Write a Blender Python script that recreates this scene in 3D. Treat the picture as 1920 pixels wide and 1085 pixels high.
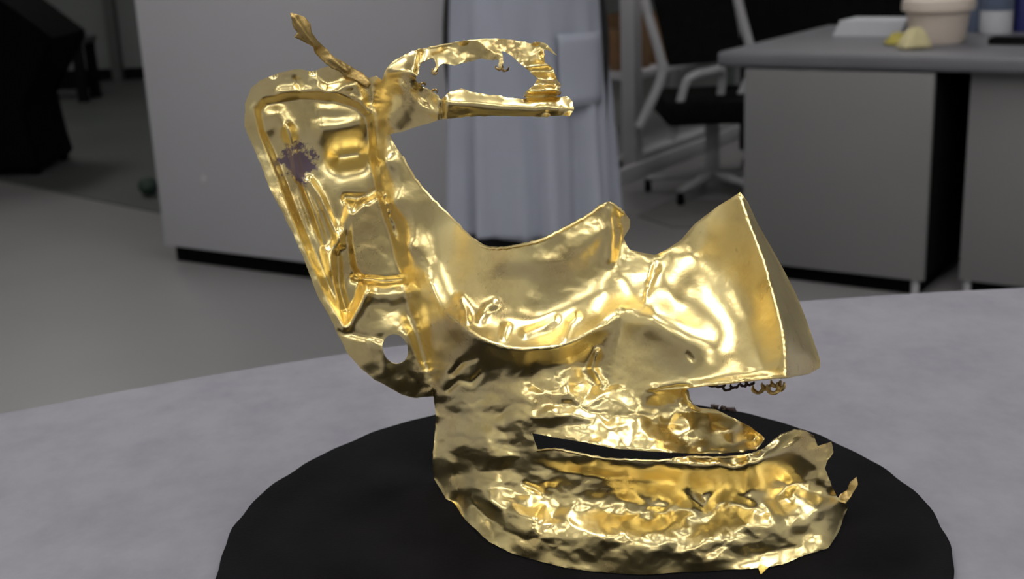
import bpy, bmesh, math, random
import numpy as np
from mathutils import Vector, Matrix
from mathutils.geometry import delaunay_2d_cdt

# ------------------------------------------------------------------ scene, camera, light
for o in list(bpy.data.objects):
    bpy.data.objects.remove(o, do_unlink=True)
scene = bpy.context.scene
C = scene.collection

FOC, PITCH, ROLL = 2300.0, math.radians(16.25), math.radians(2.5)   # focal length in pixels of a 1920 wide frame
CAM_Z = 1.078
TABLE_Z, DISK_Z = 0.75, 0.758
cr, sr, cp, sp = math.cos(ROLL), math.sin(ROLL), math.cos(PITCH), math.sin(PITCH)

cam_data = bpy.data.cameras.new('camera')
cam = bpy.data.objects.new('camera', cam_data)
C.objects.link(cam)
cam_data.sensor_width = 36.0
cam_data.lens = FOC / 1920.0 * 36.0
cam_data.clip_start = 0.02
cam_data.clip_end = 60
cam_data.dof.use_dof = True
cam_data.dof.focus_distance = 0.66
cam_data.dof.aperture_fstop = 12.0
M4 = Matrix(((cr, sr, 0, 0), (-sp * sr, sp * cr, -cp, 0), (-cp * sr, cp * cr, sp, CAM_Z), (0, 0, 0, 1)))
cam.matrix_world = M4
scene.camera = cam

world = bpy.data.worlds.new('world')
scene.world = world
world.use_nodes = True
world.node_tree.nodes['Background'].inputs[0].default_value = (0.5, 0.52, 0.56, 1)
world.node_tree.nodes['Background'].inputs[1].default_value = 0.05
scene.view_settings.view_transform = 'Standard'
scene.view_settings.look = 'None'
scene.view_settings.gamma = 1.0
scene.view_settings.use_curve_mapping = False
scene.view_settings.exposure = 0.0
UNSEEN_PANEL_STRENGTH = 9.0
UNSEEN_PANELS = [(-0.75, 0.55), (0.95, 0.55), (-0.75, -2.3), (0.95, -2.3), (-3.0, 0.4), (2.8, 0.2), (-1.9, 2.7), (0.5, 2.7), (-3.0, 7.6), (1.6, 6.2), (-2.6, -2.3), (2.8, -2.3)]  # unseen panels; those away from the table added to brighten gold and background


# ------------------------------------------------------------------ helpers
def tag(o, label=None, cat=None, group=None, kind=None):
    if label: o['label'] = label
    if cat: o['category'] = cat
    if group: o['group'] = group
    if kind: o['kind'] = kind
    return o

def empty(name, loc, rz=0.0, parent=None):
    o = bpy.data.objects.new(name, None)
    C.objects.link(o)
    o.location = loc
    o.rotation_euler = (0, 0, rz)
    o.empty_display_size = 0.05
    o.parent = parent
    return o

def obj(name, bm, mat, parent=None, smooth=True, loc=None):
    me = bpy.data.meshes.new(name)
    bmesh.ops.recalc_face_normals(bm, faces=bm.faces[:])
    bm.to_mesh(me)
    bm.free()
    if mat: me.materials.append(mat)
    if smooth:
        me.polygons.foreach_set('use_smooth', [True] * len(me.polygons))
        try: me.set_sharp_from_angle(angle=math.radians(35))
        except Exception: pass
    o = bpy.data.objects.new(name, me)
    C.objects.link(o)
    o.parent = parent
    if loc: o.location = loc
    return o

def raw(name, co, faces, mat, parent=None, smooth=True):
    me = bpy.data.meshes.new(name)
    me.from_pydata([tuple(map(float, c)) for c in co], [], [tuple(map(int, f)) for f in faces])
    me.update()
    if mat: me.materials.append(mat)
    if smooth: me.polygons.foreach_set('use_smooth', [True] * len(me.polygons))
    o = bpy.data.objects.new(name, me)
    C.objects.link(o)
    o.parent = parent
    return o

def box(bm, x0, x1, y0, y1, z0, z1, bev=0.0, seg=2):
    r = bmesh.ops.create_cube(bm, size=1.0)
    vs = r['verts']
    for v in vs:
        v.co = Vector(((x0 + x1) / 2 + v.co.x * (x1 - x0), (y0 + y1) / 2 + v.co.y * (y1 - y0), (z0 + z1) / 2 + v.co.z * (z1 - z0)))
    if bev > 0:
        es = list({e for v in vs for e in v.link_edges})
        bmesh.ops.bevel(bm, geom=es, offset=bev, segments=seg, affect='EDGES', profile=0.5)

def bx(*a, **k):
    bm = bmesh.new()
    box(bm, *a, **k)
    return bm

def lathe(bm, prof, n=48, cx=0, cy=0):
    rings = []
    for r, z in prof:
        if r < 1e-6:
            rings.append([bm.verts.new((cx, cy, z))])
        else:
            rings.append([bm.verts.new((cx + r * math.cos(2 * math.pi * k / n), cy + r * math.sin(2 * math.pi * k / n), z)) for k in range(n)])
    for a, b in zip(rings[:-1], rings[1:]):
        for k in range(n):
            k2 = (k + 1) % n
            if len(a) == 1 and len(b) == 1: continue
            if len(a) == 1: bm.faces.new((a[0], b[k], b[k2]))
            elif len(b) == 1: bm.faces.new((a[k], a[k2], b[0]))
            else: bm.faces.new((a[k], a[k2], b[k2], b[k]))

def crom(pts, n):
    """Catmull-Rom through pts, n samples per segment"""
    P = [np.array(p, float) for p in pts]
    P = [2 * P[0] - P[1]] + P + [2 * P[-1] - P[-2]]
    out = []
    for i in range(1, len(P) - 2):
        for k in range(n):
            t = k / n
            a, b, c, d = P[i - 1], P[i], P[i + 1], P[i + 2]
            out.append(0.5 * (2 * b + (c - a) * t + (2 * a - 5 * b + 4 * c - d) * t * t + (3 * b - a - 3 * c + d) * t ** 3))
    out.append(P[-2])
    return out

def tube(bm, pts, rad, n=8, smooth=0, caps=True):
    if smooth: pts = crom(pts, smooth)
    pts = [Vector([float(q) for q in p]) for p in pts]
    m = len(pts)
    rads = rad if isinstance(rad, (list, tuple)) else None
    up = Vector((0.13, 0.21, 0.97))
    prev = None
    rings = []
    for i, p in enumerate(pts):
        t = (pts[min(i + 1, m - 1)] - pts[max(i - 1, 0)])
        if t.length < 1e-9: t = Vector((0, 0, 1))
        t.normalize()
        if prev is None:
            a = t.cross(up)
            if a.length < 1e-3: a = t.cross(Vector((1, 0, 0)))
        else:
            a = prev - t * prev.dot(t)
            if a.length < 1e-6: a = t.cross(up)
        a.normalize(); prev = a
        b = t.cross(a)
        if rads is None: r = rad
        else:
            f = i / max(1, m - 1) * (len(rads) - 1)
            j = min(int(f), len(rads) - 2)
            r = rads[j] + (rads[j + 1] - rads[j]) * (f - j)
        rings.append([bm.verts.new(p + (a * math.cos(2 * math.pi * k / n) + b * math.sin(2 * math.pi * k / n)) * r) for k in range(n)])
    for A, B in zip(rings[:-1], rings[1:]):
        for k in range(n):
            bm.faces.new((A[k], A[(k + 1) % n], B[(k + 1) % n], B[k]))
    if caps:
        bm.faces.new(rings[0][::-1]); bm.faces.new(rings[-1])

def tb(*a, **k):
    bm = bmesh.new()
    tube(bm, *a, **k)
    return bm

def pix(px, py, Y):
    """the point of the place seen at a photograph pixel, at distance Y in front of the camera"""
    x = (np.asarray(px, float) - 960.0) / FOC
    y = -(np.asarray(py, float) - 542.5) / FOC
    X = cr * x + sr * y
    U = -sr * x + cr * y
    t = np.asarray(Y, float) / (cp + sp * U)
    return np.stack([X * t, np.asarray(Y, float) + 0 * t, CAM_Z + (-sp + cp * U) * t], -1)

def ground_Y(px, py, z):
    x = (np.asarray(px, float) - 960.0) / FOC
    y = -(np.asarray(py, float) - 542.5) / FOC
    U = -sr * x + cr * y
    t = (z - CAM_Z) / (-sp + cp * U)
    return (cp + sp * U) * t


# ------------------------------------------------------------------ materials
def new_mat(name):
    m = bpy.data.materials.new(name)
    m.use_nodes = True
    return m, m.node_tree.nodes, m.node_tree.links, m.node_tree.nodes['Principled BSDF']

def plain(name, col, rough=0.6, metal=0.0, var=0.08, scale=12.0, bump=0.0, bscale=60.0, spec=0.5):
    m, N, L, B = new_mat(name)
    tc = N.new('ShaderNodeTexCoord')
    nz = N.new('ShaderNodeTexNoise')
    nz.inputs['Scale'].default_value = scale
    nz.inputs['Detail'].default_value = 4
    L.new(tc.outputs['Object'], nz.inputs['Vector'])
    rp = N.new('ShaderNodeValToRGB')
    rp.color_ramp.elements[0].position = 0.3
    rp.color_ramp.elements[1].position = 0.7
    rp.color_ramp.elements[0].color = tuple(max(0, c * (1 - var)) for c in col) + (1,)
    rp.color_ramp.elements[1].color = tuple(min(1, c * (1 + var)) for c in col) + (1,)
    L.new(nz.outputs['Fac'], rp.inputs['Fac'])
    L.new(rp.outputs['Color'], B.inputs['Base Color'])
    B.inputs['Roughness'].default_value = rough
    B.inputs['Metallic'].default_value = metal
    B.inputs['Specular IOR Level'].default_value = spec
    if bump > 0:
        n2 = N.new('ShaderNodeTexNoise')
        n2.inputs['Scale'].default_value = bscale
        n2.inputs['Detail'].default_value = 5
        L.new(tc.outputs['Object'], n2.inputs['Vector'])
        bp = N.new('ShaderNodeBump')
        bp.inputs['Strength'].default_value = bump
        bp.inputs['Distance'].default_value = 0.002
        L.new(n2.outputs['Fac'], bp.inputs['Height'])
        L.new(bp.outputs['Normal'], B.inputs['Normal'])
    return m

def gold(name, rough=0.27, bump=0.25, bscale=55.0, fine=0.12, stains=(), patina=0.35, tarnish=(1, 1, 1)):
    m, N, L, B = new_mat(name)
    tc = N.new('ShaderNodeTexCoord')
    nz = N.new('ShaderNodeTexNoise')
    nz.inputs['Scale'].default_value = 26
    nz.inputs['Detail'].default_value = 6
    nz.inputs['Roughness'].default_value = 0.65
    L.new(tc.outputs['Object'], nz.inputs['Vector'])
    rp = N.new('ShaderNodeValToRGB')
    e = rp.color_ramp.elements
    e[0].position, e[0].color = 0.22, (0.72, 0.53, 0.225, 1)
    e[1].position, e[1].color = 0.75, (0.97, 0.84, 0.44, 1)
    k = e.new(0.48); k.color = (0.93, 0.755, 0.345, 1)
    for q_ in e: q_.color = tuple(a_ * b_ for a_, b_ in zip(q_.color[:3], tarnish)) + (1,)
    L.new(nz.outputs['Fac'], rp.inputs['Fac'])
    # small reddish soil specks
    n3 = N.new('ShaderNodeTexNoise')
    n3.inputs['Scale'].default_value = 170
    n3.inputs['Detail'].default_value = 3
    L.new(tc.outputs['Object'], n3.inputs['Vector'])
    r3 = N.new('ShaderNodeValToRGB')
    r3.color_ramp.elements[0].position = 0.66
    r3.color_ramp.elements[1].position = 0.80
    r3.color_ramp.elements[0].color = (0, 0, 0, 1)
    r3.color_ramp.elements[1].color = (patina, patina, patina, 1)
    L.new(n3.outputs['Fac'], r3.inputs['Fac'])
    mx = N.new('ShaderNodeMixRGB')
    L.new(r3.outputs['Color'], mx.inputs['Fac'])
    L.new(rp.outputs['Color'], mx.inputs['Color1'])
    mx.inputs['Color2'].default_value = (0.22, 0.10, 0.045, 1)
    col = mx.outputs['Color']
    metal = None
    for (c, r) in stains:
        d = N.new('ShaderNodeVectorMath'); d.operation = 'DISTANCE'
        L.new(tc.outputs['Object'], d.inputs[0])
        d.inputs[1].default_value = c
        sn = N.new('ShaderNodeTexNoise')
        sn.inputs['Scale'].default_value = 150
        sn.inputs['Detail'].default_value = 4
        sn.inputs['Roughness'].default_value = 0.7
        L.new(tc.outputs['Object'], sn.inputs['Vector'])
        mm = N.new('ShaderNodeMath'); mm.operation = 'MULTIPLY_ADD'
        L.new(sn.outputs['Fac'], mm.inputs[0])
        mm.inputs[1].default_value = r * 2.2
        L.new(d.outputs['Value'], mm.inputs[2])
        mr = N.new('ShaderNodeMapRange')
        mr.inputs['From Min'].default_value = r * 1.83
        mr.inputs['From Max'].default_value = r * 2.08
        mr.inputs['To Min'].default_value = 0.9
        mr.inputs['To Max'].default_value = 0.0
        L.new(mm.outputs[0], mr.inputs['Value'])
        m2 = N.new('ShaderNodeMixRGB')
        L.new(mr.outputs[0], m2.inputs['Fac'])
        L.new(col, m2.inputs['Color1'])
        m2.inputs['Color2'].default_value = (0.065, 0.035, 0.115, 1)
        col = m2.outputs['Color']
        iv = N.new('ShaderNodeMath'); iv.operation = 'SUBTRACT'
        iv.inputs[0].default_value = 1.0
        L.new(mr.outputs[0], iv.inputs[1])
        if metal is None: metal = iv.outputs[0]
        else:
            mu = N.new('ShaderNodeMath'); mu.operation = 'MULTIPLY'
            L.new(metal, mu.inputs[0]); L.new(iv.outputs[0], mu.inputs[1])
            metal = mu.outputs[0]
    L.new(col, B.inputs['Base Color'])
    if metal is not None: L.new(metal, B.inputs['Metallic'])
    else: B.inputs['Metallic'].default_value = 1.0
    # roughness variation
    mr = N.new('ShaderNodeMapRange')
    mr.inputs['To Min'].default_value = rough * 0.75
    mr.inputs['To Max'].default_value = rough * 1.35
    L.new(nz.outputs['Fac'], mr.inputs['Value'])
    L.new(mr.outputs[0], B.inputs['Roughness'])
    # hammered + crinkled relief
    vo = N.new('ShaderNodeTexNoise')
    vo.inputs['Scale'].default_value = bscale
    vo.inputs['Detail'].default_value = 3
    L.new(tc.outputs['Object'], vo.inputs['Vector'])
    b1 = N.new('ShaderNodeBump')
    b1.inputs['Strength'].default_value = bump
    b1.inputs['Distance'].default_value = 0.004
    L.new(vo.outputs['Fac'], b1.inputs['Height'])
    fn = N.new('ShaderNodeTexNoise')
    fn.inputs['Scale'].default_value = 420
    fn.inputs['Detail'].default_value = 3
    L.new(tc.outputs['Object'], fn.inputs['Vector'])
    b2 = N.new('ShaderNodeBump')
    b2.inputs['Strength'].default_value = fine
    b2.inputs['Distance'].default_value = 0.0008
    L.new(fn.outputs['Fac'], b2.inputs['Height'])
    L.new(b1.outputs['Normal'], b2.inputs['Normal'])
    L.new(b2.outputs['Normal'], B.inputs['Normal'])
    return m

def emis(name, col, s):
    m, N, L, B = new_mat(name)
    B.inputs['Base Color'].default_value = (0.8, 0.8, 0.8, 1)
    B.inputs['Emission Color'].default_value = col + (1,)
    B.inputs['Emission Strength'].default_value = s
    return m

MAT = {
    'floor': plain('floor_vinyl', (0.215, 0.212, 0.215), 0.4, var=0.05, scale=1.5),
    'floor_dark': plain('floor_dark_vinyl', (0.065, 0.072, 0.068), 0.5, var=0.1, scale=2),
    'wall': plain('wall_paint', (0.80, 0.80, 0.79), 0.8, var=0.03, scale=2),
    'wall_front': plain('wall_front_paint', (0.25, 0.25, 0.25), 0.8, var=0.03, scale=2),
    'wall_dark': plain('wall_dark_paint', (0.16, 0.175, 0.17), 0.8, var=0.06, scale=2),
    'ceiling': plain('ceiling_paint', (0.62, 0.62, 0.62), 0.9, var=0.02, scale=3),
    'white_cab': plain('cabinet_white', (0.355, 0.355, 0.38), 0.5, var=0.02, scale=2),
    'desk': plain('desk_grey', (0.165, 0.165, 0.168), 0.5, var=0.03, scale=3),
    'desk_top': plain('desk_top_grey', (0.125, 0.125, 0.142), 0.5, var=0.05, scale=5),
    'black': plain('black_matte', (0.0012, 0.0012, 0.0012), 0.9, var=0.1, spec=0.08),
    'black_fabric': plain('black_fabric', (0.004, 0.005, 0.0045), 0.95, var=0.3, scale=30, spec=0.1),
    'felt': plain('turntable_felt', (0.0058, 0.0056, 0.0066), 0.95, var=0.35, scale=22, bump=0.25, bscale=500, spec=0.06),
    'steel': plain('grey_steel', (0.42, 0.42, 0.44), 0.45, var=0.04, scale=6),
    'pillar': plain('pillar_paint', (0.12, 0.145, 0.135), 0.7, var=0.05, scale=3),
    'brown': plain('cardboard', (0.20, 0.11, 0.05), 0.85, var=0.12, scale=12),
    'coat': plain('coat_cotton', (0.31, 0.33, 0.40), 0.9, var=0.04, scale=8, bump=0.15, bscale=220),
    'trousers': plain('trouser_cloth', (0.006, 0.006, 0.008), 0.9, var=0.2),
    'skin': plain('skin', (0.55, 0.33, 0.24), 0.55, var=0.05),
    'hair': plain('hair', (0.012, 0.010, 0.009), 0.5, var=0.2, scale=80),
    'cream': plain('cream_plastic', (0.62, 0.54, 0.47), 0.5, var=0.03),
    'yellow': plain('yellow_cloth', (0.42, 0.36, 0.08), 0.9, var=0.15, scale=25),
    'pale_yellow': plain('pale_yellow_cloth', (0.58, 0.52, 0.30), 0.9, var=0.1, scale=25),
    'paper': plain('paper', (0.55, 0.56, 0.60), 0.8, var=0.03),
    'blue': plain('blue_plastic', (0.10, 0.13, 0.20), 0.4, var=0.1),
    'navy': plain('navy_print', (0.02, 0.025, 0.14), 0.5, var=0.05),
    'green': plain('dark_green_rubber', (0.012, 0.03, 0.02), 0.6, var=0.1),
    'soil': plain('soil', (0.05, 0.033, 0.028), 0.95, var=0.3, scale=300),
    'panel_frame': plain('white_aluminium', (0.7, 0.7, 0.7), 0.4, var=0.02),
    'led': emis('led_diffuser', (1.0, 0.97, 0.93), UNSEEN_PANEL_STRENGTH),
}

# mottled grey cloth of the round table
m, N, L, B = new_mat('mottled_grey_table')
tc = N.new('ShaderNodeTexCoord')
mp = N.new('ShaderNodeMapping')
mp.inputs['Scale'].default_value = (1.0, 0.8, 1.0)
L.new(tc.outputs['Object'], mp.inputs['Vector'])
n1 = N.new('ShaderNodeTexNoise'); n1.inputs['Scale'].default_value = 26; n1.inputs['Detail'].default_value = 7; n1.inputs['Roughness'].default_value = 0.62
L.new(mp.outputs[0], n1.inputs['Vector'])
r1 = N.new('ShaderNodeValToRGB')
r1.color_ramp.elements[0].position, r1.color_ramp.elements[0].color = 0.30, (0.160, 0.158, 0.190, 1)
r1.color_ramp.elements[1].position, r1.color_ramp.elements[1].color = 0.62, (0.205, 0.202, 0.232, 1)
L.new(n1.outputs['Fac'], r1.inputs['Fac'])
L.new(r1.outputs['Color'], B.inputs['Base Color'])
B.inputs['Roughness'].default_value = 0.75
MAT['table'] = m

# ------------------------------------------------------------------ the room
def plane(name, pts, mat, kind='structure'):
    o = raw(name, pts, [tuple(range(len(pts)))], mat, smooth=False)
    if kind: o['kind'] = kind
    return o

def slab(name, bm, mat):
    o = obj(name, bm, mat, smooth=False)
    o['kind'] = 'structure'
    return o

RX0, RX1, RY0, RY1, RZ = -4.3, 4.6, -3.3, 10.6, 3.0
slab('floor', bx(RX0, RX1, RY0, RY1, -0.1, 0.0), MAT['floor'])
slab('ceiling', bx(RX0, RX1, RY0, RY1, RZ, RZ + 0.1), MAT['ceiling'])
slab('wall_back', bx(RX0 - .1, RX1 + .1, RY1, RY1 + 0.1, 0, RZ), MAT['wall_dark'])
slab('wall_front', bx(RX0 - .1, RX1 + .1, RY0 - 0.1, RY0, 0, RZ), MAT['wall_front'])
slab('wall_left', bx(RX0 - 0.1, RX0, RY0, RY1, 0, RZ), MAT['wall'])
slab('wall_right', bx(RX1, RX1 + 0.1, RY0, RY1, 0, RZ), MAT['wall'])
slab('baseboard_back', bx(RX0, RX1, RY1 - 0.015, RY1, 0, 0.10), MAT['black_fabric'])
# darker floor area beyond the cabinet
bm = bmesh.new()
vs = [bm.verts.new((x, y, 0.0)) for x, y in [(-4.29, 7.61), (-1.3, 4.92), (-0.5, 5.8), (-0.5, 10.58), (-4.29, 10.58)]]
f = bm.faces.new(vs)
r = bmesh.ops.extrude_face_region(bm, geom=[f])
for v in r['geom']:
    if isinstance(v, bmesh.types.BMVert): v.co.z = 0.006
slab('floor_back', bm, MAT['floor_dark'])
# grey-green pillar behind the desk
slab('trim_1', bx(1.29, 1.52, 6.95, 7.15, 0.0, RZ), MAT['pillar'])
slab('trim_2', bx(-3.30, -3.22, 10.50, 10.6, 0.0, RZ), MAT['floor_dark'])

lead = ['over the left of the round table', 'over the right of the round table', 'behind and left of the camera', 'behind and right of the camera', 'farthest left in the row over the table', 'farthest right in the row over the table', 'in front of the pale grey cabinet', 'in front of the lab coat', 'over the dark floor far at the left', 'over the rack beyond the desk', 'farthest left in the row behind the camera', 'farthest right in the row behind the camera']
for i, (x, y) in enumerate(UNSEEN_PANELS):
    e_ = empty('ceiling_light', (x, y, RZ))
    tag(e_, 'rectangular white ceiling light panel ' + lead[i], 'light', 'ceiling light panels')
    bm = bmesh.new()
    box(bm, -.32, .32, -.62, -.60, -.03, 0); box(bm, -.32, .32, .60, .62, -.03, 0)
    box(bm, -.32, -.30, -.60, .60, -.03, 0); box(bm, .30, .32, -.60, .60, -.03, 0)
    obj('frame', bm, MAT['panel_frame'], e_, smooth=False)
    obj('diffuser', bx(-.30, .30, -.60, .60, -.022, -.012), MAT['led'], e_, smooth=False)

# ------------------------------------------------------------------ round table and black turntable
TCX, TCY, TR = 0.465, -0.804, 1.867
tbl = empty('round_table', (TCX, TCY, 0))
tag(tbl, 'large round table with mottled pale grey top under the black disc', 'table')
bm = bmesh.new()
lathe(bm, [(0, TABLE_Z - .035), (TR - .006, TABLE_Z - .035), (TR, TABLE_Z - .029), (TR, TABLE_Z - .005), (TR - .004, TABLE_Z), (0, TABLE_Z)], 160)
obj('table_top', bm, MAT['table'], tbl)
bm = bmesh.new()
lathe(bm, [(0, 0), (.55, 0), (.55, .03), (.42, .05), (.36, .08), (.34, .69), (.55, TABLE_Z - .036), (0, TABLE_Z - .036)], 64)
obj('pedestal', bm, MAT['steel'], tbl)

DCX, DCY, DR = 0.0315, 0.6209, 0.1987
dsk = empty('display_turntable', (DCX, DCY, TABLE_Z))
tag(dsk, 'round matte black display turntable under the gold mask', 'turntable')
bm = bmesh.new()
NB = 220
def wob(k): return 0.0006 * math.sin(9 * k + 1) + 0.0005 * math.sin(23 * k) + 0.0004 * math.sin(41 * k + 2)
prof = [(0, .0018), (DR - .004, .0018), (DR - .001, .003), (DR, .005), (DR - .001, .0072), (DR - .003, .008), (DR * .6, .008), (0, .008)]
lathe(bm, prof, NB)
for v in bm.verts:
    rr = math.hypot(v.co.x, v.co.y)
    if rr > DR * .9:
        a = math.atan2(v.co.y, v.co.x)
        s_ = 1 + wob(a) / rr
        v.co.x *= s_; v.co.y *= s_
obj('disc', bm, MAT['felt'], dsk)
obj('base_plate', tb([(0, 0, 0), (0, 0, .002)], DR * .8, n=48), MAT['black'], dsk)

# ------------------------------------------------------------------ the gold mask
ORG = np.array([0.06, 0.62, DISK_Z])
def h2(i, j, s):
    v = np.sin(i * 127.1 + j * 311.7 + s * 74.7) * 43758.5453
    return v - np.floor(v)

def vnoise(x, y, s):
    i, j = np.floor(x), np.floor(y)
    u, v = x - i, y - j
    u = u * u * (3 - 2 * u); v = v * v * (3 - 2 * v)
    return (h2(i, j, s) * (1 - u) + h2(i + 1, j, s) * u) * (1 - v) + (h2(i, j + 1, s) * (1 - u) + h2(i + 1, j + 1, s) * u) * v

def facet(x, y, s):
    """piecewise flat folds: random heights on a warped triangle lattice"""
    X = x + 0.9 * (vnoise(x * .7, y * .7, s + 3) - .5) + .35 * (vnoise(x * 2.1, y * 2.1, s + 5) - .5)
    Y = y + 0.9 * (vnoise(x * .7, y * .7, s + 9) - .5) + .35 * (vnoise(x * 2.1, y * 2.1, s + 7) - .5)
    a = X - Y * 0.577; b = Y * 1.155
    i, j = np.floor(a), np.floor(b)
    u, v = a - i, b - j
    h00, h10, h01, h11 = h2(i, j, s), h2(i + 1, j, s), h2(i, j + 1, s), h2(i + 1, j + 1, s)
    lo = h00 + u * (h10 - h00) + v * (h01 - h00)
    hi = h11 + (1 - u) * (h01 - h11) + (1 - v) * (h10 - h11)
    return np.where(u + v < 1, lo, hi) - 0.5

class TPS:
    def __init__(self, pts, lam=1e-6):
        p = np.array(pts, float)
        _, ix = np.unique(np.round(p[:, :2] / 3), axis=0, return_index=True)
        p = p[ix]
        self.p = p[:, :2] / 1000.0
        n = len(p)
        K = self.phi(self.p) + lam * np.eye(n)
        A = np.zeros((n + 3, n + 3))
        A[:n, :n] = K; A[:n, n] = 1; A[:n, n + 1:] = self.p
        A[n, :n] = 1; A[n + 1:, :n] = self.p.T
        self.w = np.linalg.solve(A, np.r_[p[:, 2], 0, 0, 0])
    def phi(self, q):
        d = np.hypot(q[:, None, 0] - self.p[None, :, 0], q[:, None, 1] - self.p[None, :, 1])
        return np.where(d > 1e-9, d * d * np.log(np.maximum(d, 1e-9)), 0)
    def __call__(self, q):
        q = np.asarray(q, float) / 1000.0
        n = len(self.p)
        return self.phi(q) @ self.w[:n] + self.w[n] + q @ self.w[n + 1:]

def seg_dist(q, poly, closed=False):
    P = np.array(poly, float)[:, :2]
    if closed: P = np.r_[P, P[:1]]
    best = np.full(len(q), 1e9)
    for a, b in zip(P[:-1], P[1:]):
        ab = b - a
        t = np.clip(((q - a) @ ab) / max(ab @ ab, 1e-9), 0, 1)
        best = np.minimum(best, np.hypot(*(q - a - t[:, None] * ab).T))
    return best

def inside(q, poly):
    P = np.array(poly, float)[:, :2]
    c = np.zeros(len(q), bool)
    j = len(P) - 1
    for i in range(len(P)):
        yi, yj = P[i, 1], P[j, 1]
        if yi != yj:
            k = ((yi > q[:, 1]) != (yj > q[:, 1])) & (q[:, 0] < (P[j, 0] - P[i, 0]) * (q[:, 1] - yi) / (yj - yi) + P[i, 0])
            c ^= k
        j = i
    return c

def densify(poly, step, closed=True):
    P = [np.array(p[:2], float) for p in poly]
    if closed: P = P + [P[0]]
    out = []
    for a, b in zip(P[:-1], P[1:]):
        n = max(1, int(math.ceil(np.hypot(*(b - a)) / step)))
        for k in range(n): out.append(a + (b - a) * k / n)
    if not closed: out.append(P[-1])
    return np.array(out)

def ragged(P, amp, sc=9.0, s=1.0):
    if amp <= 0: return P
    dx = vnoise(P[:, 0] / sc, P[:, 1] / sc, s) - .5 + .6 * (vnoise(P[:, 0] / sc * 2.3, P[:, 1] / sc * 2.3, s + 4) - .5)
    dy = vnoise(P[:, 0] / sc, P[:, 1] / sc, s + 11) - .5 + .6 * (vnoise(P[:, 0] / sc * 2.3, P[:, 1] / sc * 2.3, s + 14) - .5)
    return P + amp * 2 * np.stack([dx, dy], 1)

def dense3(poly, step=22):
    out = []
    for a, b in zip(poly[:-1], poly[1:]):
        a, b = np.array(a, float), np.array(b, float)
        n = max(1, int(np.hypot(*(b - a)[:2]) / step))
        for k in range(n): out.append(tuple(a + (b - a) * k / n))
    out.append(tuple(poly[-1]))
    return out

def smooth3(poly, n=4):
    return [tuple(p) for p in crom(poly, n)]

def stroke(path, amp, w): return ('s', path, amp, w)
def pocket(poly, amp, soft): return ('p', poly, amp, soft)

def features(q, feats):
    d = np.zeros(len(q))
    for kind, path, amp, w in feats:
        if kind == 's':
            d -= amp * np.exp(-(seg_dist(q, path) / w) ** 2)
        else:
            sd = seg_dist(q, path, True) * np.where(inside(q, path), 1, -1)
            t = np.clip(sd / w * .5 + .5, 0, 1)
            d += amp * t * t * (3 - 2 * t)
    return d

# how crumpled the foil is over the mask (0 smooth .. 1 strongly crumpled)
CR = TPS([(720, 200, .08), (730, 400, .12), (790, 560, .18), (830, 660, .3), (840, 740, .9), (830, 860, 1), (900, 700, .6), (880, 820, .95), (960, 700, .55),
          (1000, 660, .15), (900, 625, .15), (1080, 640, .1), (1100, 700, .55), (1000, 780, .85), (1100, 780, .8), (1250, 790, .6), (1400, 820, .5), (1140, 660, .12),
          (1000, 870, .5), (1200, 880, .3), (1400, 880, .4), (900, 900, 1), (1000, 940, .9), (1200, 960, .9), (1400, 960, .75), (1550, 920, .7),
          (1000, 1020, .7), (1200, 1045, .45), (1450, 1030, .5), (1300, 700, 0), (1200, 650, 0), (1400, 600, 0), (1000, 560, .05), (850, 480, .08), (1150, 480, .3),
          (1300, 450, 0), (600, 300, .1), (550, 400, .1), (700, 650, .25), (650, 500, .15), (480, 200, .15), (900, 90, .4), (1030, 150, .8), (950, 200, .12), (780, 150, .45), (780, 210, .2)], 1e-4)

def crumple(q):
    w = np.clip(CR(q), 0, 1.1)
    x, y = q[:, 0], q[:, 1]
    f = facet(x / 78, y / 56, 1) * .0080 + facet(x / 42, y / 29, 2) * .0052 + facet(x / 22, y / 15, 3) * .0015 + facet(x / 10, y / 8, 4) * .0003
    soft = (vnoise(x / 45, y / 45, 21) - .5) * .0030 + (vnoise(x / 19, y / 19, 23) - .5) * .0010
    return f * w + soft * (.2 + .5 * w)

mask = empty('gold_mask', tuple(ORG))
tag(mask, 'torn half of an ancient crumpled gold foil mask standing on the black disc', 'mask')

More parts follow.
